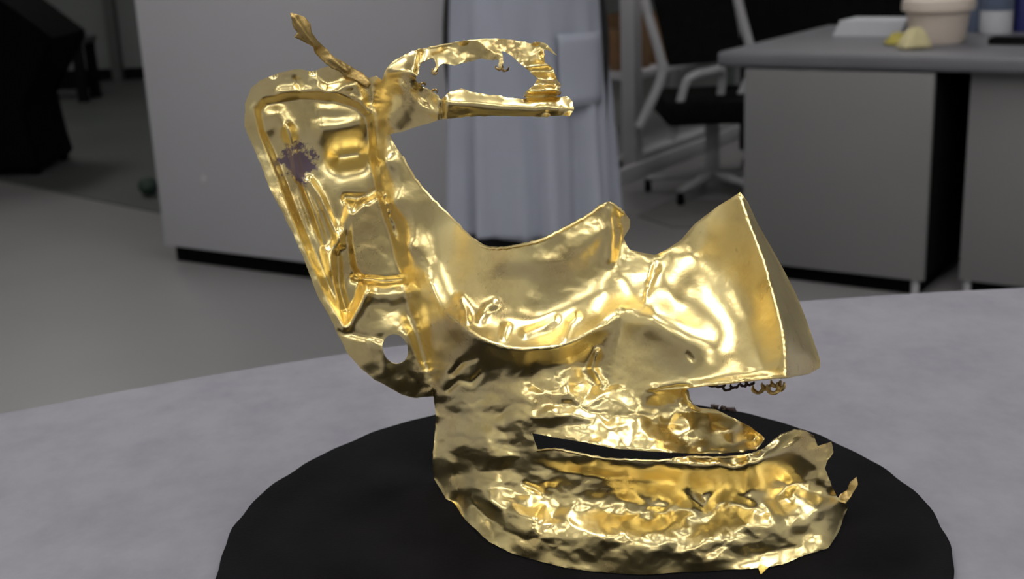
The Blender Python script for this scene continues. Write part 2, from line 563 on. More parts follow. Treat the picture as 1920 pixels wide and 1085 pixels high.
def sheet(name, poly, depth, mat, holes=(), feats=(), step=4.0, edge=0.0, crumpled=1.0, parent=None, floor_damp=False, hole_edge=0.0, thick=.0005):
    B = ragged(densify(poly, step * .9), edge)
    H = [ragged(densify(h, step * .9), hole_edge, s=7) for h in holes]
    lo, hi = B.min(0), B.max(0)
    xs = np.arange(lo[0], hi[0] + step, step)
    ys = np.arange(lo[1], hi[1] + step, step * .866)
    g = np.array([(x + (.5 * step if k % 2 else 0), y) for k, y in enumerate(ys) for x in xs])
    ok = inside(g, B)
    for h in H: ok &= ~inside(g, h)
    g = g[ok]
    ok = seg_dist(g, B, True) > step * .55
    for h in H: ok &= seg_dist(g, h, True) > step * .55
    g = g[ok]
    loops = [B] + H
    verts, edges = [], []
    for l in loops:
        n0 = len(verts)
        verts += [Vector((float(a), float(b))) for a, b in l]
        edges += [(n0 + k, n0 + (k + 1) % len(l)) for k in range(len(l))]
    verts += [Vector((float(a), float(b))) for a, b in g]
    V, _, Fc, *_ = delaunay_2d_cdt(verts, edges, [], 0, 1e-4)
    q = np.array([(v.x, v.y) for v in V])
    Fc = np.array([f for f in Fc if len(f) == 3])
    cen = q[Fc].mean(1)
    ok = inside(cen, B)
    for h in H: ok &= ~inside(cen, h)
    Fc = Fc[ok]
    Y = depth(q) + features(q, feats)
    cz = crumple(q) * crumpled
    if floor_damp:
        by = ground_Y(q[:, 0], q[:, 1], DISK_Z)
        cz = cz * np.clip((by - Y) * 0 + seg_dist(q, BASE) / 30.0, 0.0, 1)
    Y = Y - cz
    co = pix(q[:, 0], q[:, 1], Y)
    low = co[:, 2] < DISK_Z + .0007
    co[low, 2] = DISK_Z + .0007
    # consistent winding (towards the camera)
    a, b, c = co[Fc[:, 0]], co[Fc[:, 1]], co[Fc[:, 2]]
    nn = np.cross(b - a, c - a)
    flip = (nn * (np.array([0, 0, CAM_Z]) - a)).sum(1) < 0
    Fc[flip] = Fc[flip][:, ::-1]
    used = np.unique(Fc)
    rm = -np.ones(len(q), int); rm[used] = np.arange(len(used))
    o = raw(name, co[used] - ORG, rm[Fc], mat, parent or mask)
    sm = o.modifiers.new('thickness', 'SOLIDIFY')
    sm.thickness = thick
    sm.offset = -1
    return o

# ---- shared lines (x, y in the photograph, distance)
VALLEY = [(705, 155, .712), (703, 206, .712), (705, 280, .711), (716, 350, .709), (731, 409, .707), (746, 454, .705), (764, 524, .702), (783, 605, .698), (801, 667, .695), (812, 730, .692)]
LLINE = [(738, 268, .698), (752, 350, .693), (772, 430, .687), (798, 505, .679)]
CREASE = smooth3([(798, 505, .679), (822, 566, .661), (848, 596, .645), (881, 622, .629), (922, 644, .617), (966, 655, .609), (1006, 654, .605), (1058, 646, .603), (1095, 629, .606), (1132, 607, .610), (1154, 589, .613), (1176, 579, .612), (1205, 581, .606)], 3)
NCREASE = smooth3([(1205, 581, .606), (1226, 584, .601), (1268, 603, .594), (1302, 624, .589), (1332, 640, .586)], 3)
EYE = [(738, 268, .698), (754, 292, .697), (773, 326, .694), (797, 357, .690), (824, 385, .685), (855, 415, .678), (882, 443, .664), (910, 461, .653), (940, 463, .645), (984, 456, .637), (1017, 447, .634), (1047, 432, .634), (1080, 415, .636), (1110, 397, .639), (1124, 386, .640), (1142, 379, .641), (1156, 386, .642), (1169, 397, .643), (1181, 412, .643), (1181, 426, .642), (1169, 447, .641), (1180, 467, .641), (1205, 474, .642), (1229, 478, .643)]
SNSEAM = [(1229, 478, .643), (1217, 520, .634), (1209, 550, .622), (1205, 581, .606)]
NTOP = [(1229, 478, .643), (1251, 467, .645), (1277, 450, .645), (1302, 420, .644), (1345, 387, .638), (1374, 369, .631), (1388, 360, .628)]
RIDGE = smooth3([(1388, 360, .628), (1408, 416, .612), (1438, 497, .590), (1459, 577, .570), (1472, 637, .556), (1476, 707, .547)], 4)
NBOT = [(1476, 707, .547), (1434, 710, .555), (1357, 719, .571), (1290, 726, .583), (1226, 732, .592), (1154, 731, .605), (1141, 722, .610)]
NLEFT = [(1141, 722, .611), (1144, 680, .612), (1152, 640, .613), (1163, 605, .614), (1176, 579, .612)]
NRIGHT = [(1388, 360, .628), (1402, 378, .632), (1421, 420, .638), (1446, 463, .641), (1472, 510, .639), (1493, 552, .633), (1510, 594, .625), (1525, 637, .616), (1538, 675, .607), (1538, 688, .603), (1518, 700, .588), (1476, 707, .547)]
JRIDGE = smooth3([(814, 897, .687), (855, 919, .655), (907, 934, .622), (940, 956, .608), (989, 971, .593), (1041, 990, .584), (1135, 997, .574), (1191, 1008, .568), (1255, 1012, .566), (1329, 1005, .568), (1389, 997, .571), (1449, 979, .578), (1516, 964, .589), (1553, 949, .602), (1585, 937, .620)], 3)
BASE2 = [(814, 900), (836, 934), (873, 975), (918, 1016), (963, 1038), (1004, 1050), (1060, 1064), (1116, 1072), (1172, 1076), (1217, 1077), (1292, 1072), (1367, 1068), (1422, 1066), (1427, 1079), (1441, 1064), (1471, 1057), (1516, 1039), (1553, 1027), (1572, 997), (1580, 975), (1590, 950)]
BASE = [(x, y, float(ground_Y(x, y, DISK_Z + .0006))) for x, y in BASE2]
LIPUP = [(996, 811, .610), (1041, 820, .598), (1097, 829, .588), (1153, 840, .580), (1217, 846, .576), (1292, 849, .575), (1348, 850, .579), (1389, 846, .589), (1419, 841, .601), (1434, 821, .611)]
LIPTOP = [(1434, 821, .613), (1404, 798, .609), (1374, 783, .605), (1344, 768, .602), (1311, 764, .598), (1296, 755, .596), (1288, 733, .596)]
LOWRIM = [(1008, 844, .606), (1041, 841, .597), (1079, 848, .588), (1135, 859, .579), (1183, 861, .573), (1236, 863, .569), (1292, 856, .567), (1348, 857, .568), (1404, 852, .573), (1426, 844, .580), (1456, 822, .594), (1490, 805, .605), (1512, 808, .610), (1527, 818, .613), (1533, 836, .613), (1545, 832, .616), (1559, 828, .618), (1563, 848, .617), (1552, 862, .615), (1546, 878, .614), (1555, 898, .614), (1562, 915, .614), (1570, 932, .614), (1585, 937, .615)]
SEAM = [(1008, 844, .606), (996, 811, .612), (950, 836, .622), (900, 846, .640), (850, 850, .667), (812, 848, .689)]
BACKEDGE = [(813, 743, .692), (817, 773, .691), (817, 800, .690), (812, 848, .689), (811, 875, .687), (814, 897, .684)]

face_pts = (VALLEY + dense3(LLINE) + CREASE + NLEFT + NBOT[3:] + LIPUP + LIPTOP + LOWRIM + dense3(JRIDGE, 30) + BACKEDGE +
            [(690, 147, .712), (715, 152, .705), (722, 170, .700), (722, 220, .695), (726, 300, .692), (738, 380, .690), (758, 460, .687), (782, 540, .684), (800, 600, .681), (815, 660, .680), (822, 715, .684), (731, 251, .698),
             (842, 640, .662), (880, 680, .650), (930, 700, .638), (1000, 700, .620), (1000, 672, .615), (922, 664, .629), (1080, 700, .613), (1080, 664, .613), (1125, 690, .613),
             (850, 780, .673), (850, 850, .667), (900, 800, .645), (950, 780, .624), (950, 836, .622), (900, 846, .640), (1000, 760, .609), (1080, 760, .603), (1150, 760, .600), (1230, 762, .598), (1280, 755, .598),
             (1100, 795, .595), (1200, 800, .588), (1300, 800, .586), (1370, 808, .594),
             (870, 890, .660), (900, 880, .642), (950, 870, .622), (1000, 875, .608), (950, 915, .618), (1000, 920, .608),
             (1041, 885, .598), (1135, 900, .588), (1236, 910, .583), (1348, 910, .584), (1450, 890, .594), (1520, 880, .611),
             (1041, 940, .598), (1135, 955, .589), (1236, 965, .583), (1348, 960, .584), (1450, 940, .593), (1530, 925, .607)])
def loc3(px, py, Y): return tuple(float(v) for v in (pix(px, py, Y) - ORG))
GOLD = gold('gold_foil', rough=.28, bump=.06, bscale=80, fine=.10, patina=.3, stains=[(loc3(562, 305, .712), .0125), (loc3(734, 284, .695), .0028)])
GOLD_FACE = GOLD_SMOOTH = GOLD

xy = lambda pl: [tuple(p[:2]) for p in pl]

# ear
EAR_OUT = [(690, 147, .712), (663, 137, .711), (639, 128, .710), (624, 123, .710), (602, 128, .709), (584, 135, .709), (568, 130, .708), (550, 131, .708), (528, 136, .708), (504, 144, .708), (488, 151, .708), (470, 166, .708), (460, 195, .708), (458, 236, .708), (470, 265, .707), (488, 306, .706), (506, 354, .704), (527, 393, .702), (550, 439, .700), (569, 483, .698), (584, 524, .697), (598, 560, .696), (617, 590, .695), (632, 623, .694), (650, 660, .693), (676, 690, .692), (702, 711, .692), (731, 726, .692), (750, 738, .692), (775, 746, .692), (811, 743, .692)]
EARF = TPS(VALLEY + EAR_OUT + [(600, 300, .709), (560, 220, .709), (650, 220, .709), (640, 400, .704), (680, 480, .701), (690, 600, .694), (720, 690, .690), (760, 620, .692), (600, 450, .701), (650, 620, .695)], 1e-6)
CONCHA = [(482, 205), (497, 189), (560, 178), (625, 182), (672, 198), (690, 216), (698, 250), (702, 296), (710, 345), (725, 400), (745, 460), (762, 524), (680, 527), (672, 560), (648, 610), (615, 545), (585, 480), (550, 395), (518, 310), (490, 245)]
HOLE = [(741 + 24 * math.cos(a) + 3 * math.sin(a), 654 + 28 * math.sin(a)) for a in np.linspace(0, 2 * math.pi, 28, endpoint=False)]
PIT = [(608, 275), (625, 262), (660, 258), (688, 270), (690, 295), (678, 313), (655, 322), (632, 318), (616, 300)]
LOBE = [(655, 400), (680, 375), (722, 352), (740, 430), (762, 522), (680, 524), (664, 500), (656, 450)]
ear_feats = [pocket(CONCHA, .0085, 9), stroke(xy(EAR_OUT)[3:24], .0015, 10),
             stroke([(640, 294), (668, 290)], -.016, 22), stroke([(606, 240), (650, 236), (672, 230)], .006, 17), stroke([(600, 206), (680, 206)], .0025, 12),
             pocket(LOBE, -.0055, 9), stroke([(664, 520), (720, 529), (764, 524)], -.005, 5), stroke([(690, 552), (730, 556), (770, 550)], .004, 14),
             stroke([(648, 370), (690, 372), (722, 350)], -.004, 7),
             stroke([(540, 240), (548, 270), (560, 330), (590, 400), (620, 505)], .0045, 7), stroke([(580, 340), (600, 370), (622, 420), (640, 457)], .0045, 7), stroke([(560, 345), (585, 420), (605, 460)], -.003, 6),
             stroke([(655, 385), (645, 430), (622, 470), (620, 516), (646, 610)], .005, 7), stroke([(632, 480), (636, 540), (648, 580)], -.004, 6), stroke([(648, 616), (672, 580), (690, 545)], .003, 8),
             stroke([(700, 640), (716, 660), (724, 690)], .0025, 9), stroke([(765, 630), (785, 680), (805, 735)], .004, 9), stroke([(640, 620), (680, 630), (715, 634)], -.002, 6),
             stroke([(557, 150), (562, 165)], -.003, 6), stroke([(590, 150), (610, 175), (640, 165), (665, 160), (680, 185)], .004, 9), stroke([(525, 172), (600, 168), (660, 182), (690, 205)], .003, 7),
             stroke([(490, 210), (500, 240)], .004, 16), stroke([(520, 215), (545, 250)], .005, 16), stroke([(704, 215), (712, 300), (735, 400), (768, 510)], .002, 8)]

# brow: torn loop of foil over the eye
BROW_OUT = [(716, 150), (720, 138), (727, 125), (739, 113), (772, 96), (804, 88), (855, 79), (913, 73), (952, 74), (987, 79), (998, 82), (1010, 78), (1022, 81), (1034, 91), (1044, 104), (1031, 95), (1020, 92), (1019, 100), (1021, 117), (1037, 127), (1041, 144), (1052, 160), (1048, 174), (1041, 183), (1064, 181), (1073, 189), (1077, 206), (1068, 216), (1010, 219), (932, 217), (874, 219), (828, 224), (793, 234), (758, 245), (731, 252), (735, 230), (733, 200), (724, 175)]
BROW_IN = [(824, 184), (829, 186), (840, 174), (866, 166), (893, 174), (932, 179), (971, 185), (986, 186), (983, 175), (1000, 160), (1008, 147), (990, 131), (971, 116), (960, 105), (940, 95), (944, 117), (939, 130), (934, 128), (936, 112), (925, 112), (901, 109), (882, 115), (852, 122), (830, 118), (822, 124), (812, 140), (810, 138), (818, 121), (812, 108), (788, 117), (785, 137), (779, 150), (793, 164), (812, 172)]
BROWF = TPS([(690, 147, .712), (715, 152, .705), (722, 170, .700), (722, 220, .695), (731, 251, .698), (739, 113, .702), (772, 96, .699), (752, 140, .688), (775, 120, .688), (758, 245, .695), (750, 200, .688), (793, 234, .689), (790, 180, .689), (828, 224, .684), (826, 195, .684), (830, 190, .681), (866, 166, .684), (874, 219, .682), (932, 179, .680), (932, 217, .679), (1010, 187, .674), (1010, 219, .673), (1064, 181, .669), (1077, 206, .667),
             (855, 79, .694), (855, 115, .692), (913, 73, .692), (913, 105, .690), (952, 74, .690), (952, 92, .689), (998, 82, .687), (990, 115, .685), (1019, 98, .686), (1044, 104, .682), (1037, 127, .681), (1010, 146, .679), (1052, 160, .675), (1020, 165, .671), (1040, 185, .671), (810, 100, .693)], 1e-6)
SOCK = TPS(dense3(LLINE) + CREASE + dense3(EYE, 25) + dense3(SNSEAM, 20) +
           [(1000, 640, .612), (1000, 622, .620), (1000, 600, .626), (1000, 560, .630), (1000, 510, .633), (850, 578, .652), (848, 556, .660), (850, 520, .667), (850, 465, .674), (900, 614, .632), (900, 592, .640), (900, 560, .646), (900, 515, .651),
            (1080, 620, .612), (1080, 600, .620), (1080, 570, .628), (1080, 510, .633), (1130, 592, .618), (1130, 575, .624), (1130, 550, .631), (1130, 490, .637), (1180, 560, .620), (1180, 535, .628), (1180, 500, .637), (950, 632, .620), (950, 610, .628), (950, 580, .635), (950, 520, .641), (1040, 600, .624), (800, 420, .687), (815, 480, .681)], 1e-7)
nose_pts = (dense3(NTOP, 20) + RIDGE + NBOT + NLEFT + dense3(SNSEAM, 20) + NCREASE +
            [(1300, 480, .639), (1350, 450, .629), (1290, 540, .620), (1260, 560, .617), (1350, 550, .609), (1400, 510, .602), (1415, 590, .586), (1350, 610, .594), (1300, 595, .600), (1425, 670, .566), (1350, 675, .579), (1400, 695, .566),
             (1230, 552, .621), (1180, 640, .607), (1220, 640, .598), (1265, 650, .589), (1180, 690, .603), (1230, 700, .594), (1300, 690, .584), (1125, 690, .613), (1080, 700, .613)])
NOSE = TPS(nose_pts, 1e-7)
NR = TPS(RIDGE + dense3(NRIGHT, 18) + [(1455, 520, .612), (1490, 600, .596), (1505, 660, .583)], 1e-7)

sheet_feats = {
 'ear': [(k_, p_, a_ * (.7 if k_ == 's' else 1.0), w_ * (1.1 if k_ == 's' else .9)) for k_, p_, a_, w_ in ear_feats],
 'brow': [stroke([(838, 196), (880, 194), (940, 200), (1000, 202), (1066, 200)], .007, 20), stroke([(829, 180), (829, 222)], -.005, 4), stroke([(788, 98), (783, 135)], -.004, 5), stroke([(735, 135), (760, 130), (785, 140)], .004, 9),
             stroke([(750, 160), (790, 200), (825, 215)], .003, 10), stroke([(985, 125), (1030, 120)], .004, 6), stroke([(995, 145), (1040, 150)], .005, 7), stroke([(990, 170), (1045, 168)], .006, 7), stroke([(985, 182), (1040, 180)], -.006, 5)],
 'cheek': [stroke([(848, 700), (868, 678), (890, 672)], -.003, 6), stroke([(840, 730), (860, 712), (885, 716), (900, 700)], -.003, 6),
           stroke([(1130, 720), (1110, 690), (1120, 660)], .003, 7), stroke([(770, 500), (800, 590), (812, 690)], .002, 10)],
 'jaw': [stroke([(985, 908), (1003, 915), (1014, 922)], -.003, 5), stroke([(1008, 868), (1060, 885), (1150, 892), (1260, 898)], -.002, 10),
         stroke([(1410, 935), (1440, 950), (1450, 962)], .004, 13), stroke([(1490, 925), (1515, 940), (1535, 950)], .004, 13), stroke([(1290, 930), (1320, 945), (1350, 915)], .005, 13)],
 'eye_socket': [stroke([(940, 490), (1020, 495), (1055, 485), (1100, 462), (1130, 430)], .0012, 20), stroke([(1142, 400), (1148, 440), (1144, 480)], .003, 12), stroke([(1165, 410), (1168, 440), (1160, 480)], -.002, 11),
         stroke([(900, 600), (915, 575), (925, 570)], .0022, 9), stroke([(985, 625), (1020, 612), (1040, 600)], .0025, 9), stroke([(1060, 630), (1070, 605), (1080, 595)], .0022, 9), stroke([(862, 560), (872, 580), (876, 600)], .002, 8), stroke([(945, 630), (950, 612)], .002, 8)],
 'nose_side': [stroke(xy(NBOT)[:5], .0025, 10), stroke([(1290, 665), (1298, 674)], -.0010, 4), stroke([(1230, 500), (1205, 560)], .002, 8)],
}
FACE = TPS(face_pts + BASE + [(1041, 1025, .579), (1135, 1035, .570), (1255, 1042, .5645), (1389, 1035, .568), (1500, 1005, .582), (918, 975, .615), (860, 940, .655)] + [(1180, 640, .607), (1180, 690, .603), (1230, 700, .596)], 1e-7)
# outline of the whole foil, once round; rough flags mark the torn stretches
OUT = []
def add(pl, amp):
    for p in pl: OUT.append((p[0], p[1], amp))
add(EAR_OUT, .7); add(BACKEDGE, .7); add(BASE2[1:], .6); add(LOWRIM[::-1], .7); add(LIPUP, .5); add(LIPTOP[1:], .5)
add(NBOT[:4][::-1], 0); add(NRIGHT[::-1][1:], 0); add(NTOP[::-1][1:], .3); add(EYE[::-1][1:], .4)
BR_IX = BROW_OUT.index((731, 252))
add(BROW_OUT[:BR_IX + 1][::-1], .9); add([(704, 142)], .6)
R_ = []
for (x0, y0, a0), (x1, y1, a1) in zip(OUT, OUT[1:] + OUT[:1]):
    n_ = max(1, int(math.ceil(math.hypot(x1 - x0, y1 - y0) / 3.6)))
    for k_ in range(n_):
        f_ = k_ / n_
        R_.append((x0 + (x1 - x0) * f_, y0 + (y1 - y0) * f_, min(a0, a1)))
R_ = np.array(R_)
rg = ragged(R_[:, :2], 1.0)
OUTL = R_[:, :2] + (rg - R_[:, :2]) * R_[:, 2:3]
HOLES = [ragged(densify(HOLE, 3.4), .3, s=7), ragged(densify(BROW_IN, 3.2), 1.2, s=7)]
BROWSEAM = [(716, 150), (724, 175), (733, 200), (735, 230), (731, 252)]
LINES = [xy(CREASE), xy(RIDGE), xy(VALLEY), xy(SNSEAM), xy(NLEFT), xy(NBOT)[3:], xy(LLINE), BROWSEAM, xy(SEAM)[1:]]
REG = [('ear', xy(EAR_OUT) + xy(VALLEY)[::-1], EARF),
       ('brow', BROW_OUT, BROWF),
       ('eye_socket', xy(EYE) + xy(SNSEAM)[1:] + xy(CREASE)[::-1][1:] + xy(LLINE)[::-1][1:-1], SOCK),
       ('nose_side', xy(NTOP) + xy(RIDGE)[1:] + xy(NBOT)[1:] + xy(NLEFT)[1:] + [(1205, 581)] + xy(SNSEAM)[::-1][1:-1], NOSE),
       ('nose_ridge', xy(RIDGE) + xy(NRIGHT)[::-1][1:-1], NR),
       ('jaw', xy(SEAM)[1:] + xy(BACKEDGE)[4:] + BASE2 + [(1620, 950), (1620, 780), (1440, 812), (1430, 843), (1200, 850), (1005, 828)], FACE),
       ('cheek', None, FACE)]
def region_of(q):
    r = np.full(len(q), 6)
    for i in range(5, -1, -1):
        r[inside(q, REG[i][1])] = i
    # vertices a hair outside their polygon along the torn outline: take the nearest region
    return r

step = 3.2
lo, hi = OUTL.min(0), OUTL.max(0)
ys = np.arange(lo[1], hi[1] + step, step * .866)
xs = np.arange(lo[0], hi[0] + step, step)
g = np.array([(x + (.5 * step if k % 2 else 0), y) for k, y in enumerate(ys) for x in xs])
ok = inside(g, OUTL)
for h_ in HOLES: ok &= ~inside(g, h_)
g = g[ok]
ok = seg_dist(g, OUTL, True) > step * .5
for h_ in HOLES: ok &= seg_dist(g, h_, True) > step * .5
for l_ in LINES: ok &= seg_dist(g, l_) > step * .45
g = g[ok]
verts, edges = [], []
for l_ in [OUTL] + HOLES:
    n0 = len(verts)
    verts += [Vector((float(a), float(b))) for a, b in l_]
    edges += [(n0 + k, n0 + (k + 1) % len(l_)) for k in range(len(l_))]
for l_ in LINES:
    d_ = densify(l_, 3.6, closed=False)
    n0 = len(verts)
    verts += [Vector((float(a), float(b))) for a, b in d_]
    edges += [(n0 + k, n0 + k + 1) for k in range(len(d_) - 1)]
verts += [Vector((float(a), float(b))) for a, b in g]
Vv, _, Fc, *_ = delaunay_2d_cdt(verts, edges, [], 0, 0.05)
q = np.array([(v.x, v.y) for v in Vv])
Fc = np.array([f for f in Fc if len(f) == 3])
cen = q[Fc].mean(1)
ok = inside(cen, OUTL)
for h_ in HOLES: ok &= ~inside(cen, h_)
Fc = Fc[ok]; cen = cen[ok]
vreg = region_of(q)
freg = region_of(cen)
# vertices on the outline follow the faces they belong to
vr2 = np.full(len(q), -1)
for k in range(3): vr2[Fc[:, k]] = freg
vreg = np.where(vr2 >= 0, vr2, vreg)
Yv = np.zeros(len(q))
fv = np.zeros(len(q))
for i, (nm, _, fn) in enumerate(REG):
    m_ = vreg == i
    if m_.any():
        Yv[m_] = fn(q[m_])
        fv[m_] = features(q[m_], sheet_feats.get(nm, ()))
# soften the soft seams
E_ = np.r_[Fc[:, :2], Fc[:, 1:], Fc[:, [2, 0]]]
deg = np.bincount(E_.ravel(), minlength=len(q)).astype(float)
def lap(A, w, it):
    for _ in range(it):
        s_ = np.bincount(E_[:, 0], A[E_[:, 1]], len(q)) + np.bincount(E_[:, 1], A[E_[:, 0]], len(q))
        A = A + w * (s_ / np.maximum(deg, 1) - A)
    return A
soft = np.zeros(len(q))
for l_, w_ in [(xy(SNSEAM), 16), (xy(NLEFT)[:-1], 26), (xy(LLINE), 16), (BROWSEAM, 14), (xy(VALLEY), 9), (xy(NBOT)[3:], 5)]:
    soft = np.maximum(soft, np.clip(1.6 - seg_dist(q, l_) / w_, 0, 1))
Yv = lap(Yv, soft * .8, 24)
Yv = lap(Yv, .5, 3) + lap(fv, .5, 1)
cz = crumple(q) * np.clip(seg_dist(q, BASE) / 30.0, 0, 1)
cz = cz * np.where(vreg == 4, .4, 1)
Yv = Yv - cz
co = pix(q[:, 0], q[:, 1], Yv)
co[:, 2] = np.maximum(co[:, 2], DISK_Z + .0007)
a, b, c = co[Fc[:, 0]], co[Fc[:, 1]], co[Fc[:, 2]]
nn = np.cross(b - a, c - a)
flip = (nn * (np.array([0, 0, CAM_Z]) - a)).sum(1) < 0
Fc[flip] = Fc[flip][:, ::-1]
nn[flip] *= -1
vn = np.zeros_like(co)
for k in range(3): np.add.at(vn, Fc[:, k], nn)
vn /= np.maximum(np.linalg.norm(vn, axis=1, keepdims=True), 1e-12)
THICK = .0006
back = co - vn * THICK
back[:, 2] = np.maximum(back[:, 2], DISK_Z + .0003)
# true boundary edges
ed = {}
for fi, f in enumerate(Fc):
    for k in range(3):
        u_, v_ = int(f[k]), int(f[(k + 1) % 3])
        if (v_, u_) in ed: del ed[(v_, u_)]
        else: ed[(u_, v_)] = fi
nV = len(co)
for i, (nm, _, fn) in enumerate(REG):
    F_ = Fc[freg == i]
    faces = [tuple(f) for f in F_] + [(f[2] + nV, f[1] + nV, f[0] + nV) for f in F_]
    rims = [(v_, u_, u_ + nV, v_ + nV) for (u_, v_), fi in ed.items() if freg[fi] == i]
    nfront = len(faces)
    allf = faces + rims
    used = np.unique(np.concatenate([np.array(x).ravel() for x in (np.array(faces), np.array(rims) if rims else np.zeros((0, 4), int))])).astype(int)
    rm = {int(u): k for k, u in enumerate(used)}
    both = np.r_[co, back]
    o = raw(nm, both[used] - ORG, [tuple(rm[int(v)] for v in f) for f in allf], GOLD, mask)
    me = o.data
    no = []
    for k, f in enumerate(allf):
        if k < nfront:
            for v in f: no.append(tuple(vn[v]) if v < nV else tuple(-vn[v - nV]))
        else:
            p0, p1, p2 = both[f[0]], both[f[1]], both[f[2]]
            m_ = np.cross(p1 - p0, p2 - p0); m_ = m_ / max(np.linalg.norm(m_), 1e-12)
            no += [tuple(m_)] * 4
    if len(no) == len(me.loops): me.normals_split_custom_set(no)

# underside of the nose, running back from its lower edge
co, fc = [], []
nb = dense3([(1538, 688, .603), (1518, 700, .588)] + NBOT[:5], 12)
for i, (x, y, Y) in enumerate(nb):
    p = pix(x, y, Y)
    for k in range(5):
        co.append(p + np.array([0.0, .012 * k, .0016 * k + .0015 * math.sin(i * .9 + k)]) * (1 if k else 0) - ORG)
for i in range(len(nb) - 1):
    for k in range(4):
        a = i * 5 + k
        fc.append((a, a + 1, a + 6, a + 5))
o = raw('nose_base', co, fc, GOLD_SMOOTH, mask)
o.modifiers.new('thickness', 'SOLIDIFY').thickness = .0005

# leaf-like scrap rising from the corner of the ear
LEAF = [(544, 24), (556, 26), (570, 31), (582, 44), (585, 61), (593, 73), (604, 85), (616, 96), (628, 107), (643, 115), (655, 123), (678, 135), (699, 154), (690, 164), (666, 150), (650, 145), (636, 134), (622, 127), (609, 118), (600, 110), (591, 97), (587, 88), (576, 82), (563, 75), (552, 70), (558, 61), (551, 52), (548, 44)]
LEAFF = TPS([(545, 26, .690), (569, 32, .693), (558, 61, .688), (580, 55, .692), (590, 80, .696), (604, 100, .702), (626, 114, .705), (652, 134, .708), (690, 155, .711), (676, 138, .712)], 1e-6)
GOLD_SCRAP = gold('gold_tarnished', rough=.45, bump=.3, bscale=140, fine=.3, patina=1.0, tarnish=(.52, .46, .38))
sheet('torn_scrap', LEAF, LEAFF, GOLD_SCRAP, edge=.7, step=2.6, feats=[stroke([(552, 32), (570, 60), (590, 85)], .003, 6), stroke([(620, 110), (650, 132)], .002, 5)])
# rolled scraps on the torn right end of the jaw
SC1 = [(1430, 842), (1445, 828), (1462, 814), (1490, 804), (1508, 806), (1518, 816), (1500, 826), (1470, 838), (1445, 846)]
sheet('torn_scrap', SC1, TPS([(1430, 842, .580), (1462, 814, .606), (1490, 804, .612), (1518, 816, .616), (1470, 838, .588), (1500, 826, .598)], 1e-6), GOLD_FACE, edge=.8, step=3)
SC2 = [(1568, 938), (1576, 926), (1588, 918), (1594, 903), (1606, 894), (1608, 908), (1600, 920), (1594, 932), (1586, 944)]
sheet('torn_scrap', SC2, TPS([(1568, 938, .612), (1588, 918, .622), (1594, 903, .625), (1606, 894, .626), (1608, 908, .622), (1594, 932, .617), (1586, 944, .612)], 1e-6), GOLD_SCRAP, edge=.6, step=2.5)
# hooked strip by the gap in the lip
SC3 = [(1278, 726), (1292, 732), (1294, 748), (1302, 760), (1316, 768), (1310, 773), (1294, 766), (1284, 752), (1276, 738)]
sheet('torn_scrap', SC3, TPS([(1278, 726, .594), (1292, 732, .590), (1302, 760, .588), (1316, 768, .594), (1276, 738, .592), (1294, 766, .588)], 1e-6), GOLD_FACE, edge=.4, step=2.5, feats=[stroke([(1284, 730), (1290, 750), (1308, 768)], .003, 4)])
# turned-over edge along the eye opening and the top of the brow
def rim(name, line, rad, mat, wig=.0002):
    P = [pix(*p) - ORG for p in smooth3(line, 5)]
    P = [p + wig * np.array([math.sin(i * 1.9), 0, math.sin(i * 2.7 + 1)]) for i, p in enumerate(P)]
    rs = [rad * (.8 + .3 * float(vnoise(np.array([i / 6.0]), np.array([.5]), 2.)[0])) for i in range(len(P))]
    obj(name, tb(P, [float(r) for r in rs], n=6), mat, mask)
rim('rolled_edge', [(x, y + 2, Y - .001) for x, y, Y in EYE[1:18]], .0010, GOLD_SMOOTH)
rim('rolled_edge', [(806, 90, .693), (855, 81, .696), (913, 75, .694), (952, 76, .692), (985, 81, .690)], .0008, GOLD_SMOOTH)
rim('rolled_edge', [(x, y + 1, Y - .0008) for x, y, Y in LOWRIM[:10]], .0008, GOLD_FACE)
# curled crumbs of foil hanging under the nose
rnd = random.Random(5)
def curl(px, py, Y, w, h, seed, mat, rad=.0006):
    rr = random.Random(seed)
    n = 7
    pts = []
    for i in range(n):
        a = math.pi * (i / (n - 1)) 
        q = pix(px + w * math.cos(a) + rr.uniform(-1.5, 1.5), py + h * math.sin(a) + rr.uniform(-1.5, 1.5), Y + rr.uniform(-.0015, .0015)) - ORG
        pts.append(q)
    obj('foil_curl', tb(pts, [rad * .6, rad * 1.3, rad, rad * 1.4, rad * .5], n=6, smooth=3), mat, mask)
for i, (x, y, w, h) in enumerate([(1422, 724, 11, 13), (1436, 722, 8, 8), (1450, 724, 12, 15), (1464, 718, 7, 14), (1455, 716, 10, 10), (1405, 716, 8, 7), (1394, 720, 7, 6), (1378, 722, 8, 7), (1364, 724, 9, 9), (1350, 722, 9, 6), (1335, 722, 8, 5)]):
    dark = x < 1412
    curl(x, y - 2, .562 + (1476 - x) * .00026, w, h, i, GOLD_SCRAP if not dark else MAT['soil'], rad=.0006 if dark else .0009)
# short dark wisps on the eye corner and brow
for i, (x, y, w, h) in enumerate([(948, 124, 6, 10), (936, 122, 6, 9), (815, 130, 5, 10), (793, 160, 5, -5), (815, 174, 5, -6), (1046, 172, 6, 6), (990, 180, 7, -5)]):
    curl(x, y, .686 if x < 1000 else .673, w, h, 40 + i, GOLD_SCRAP, rad=.0005)

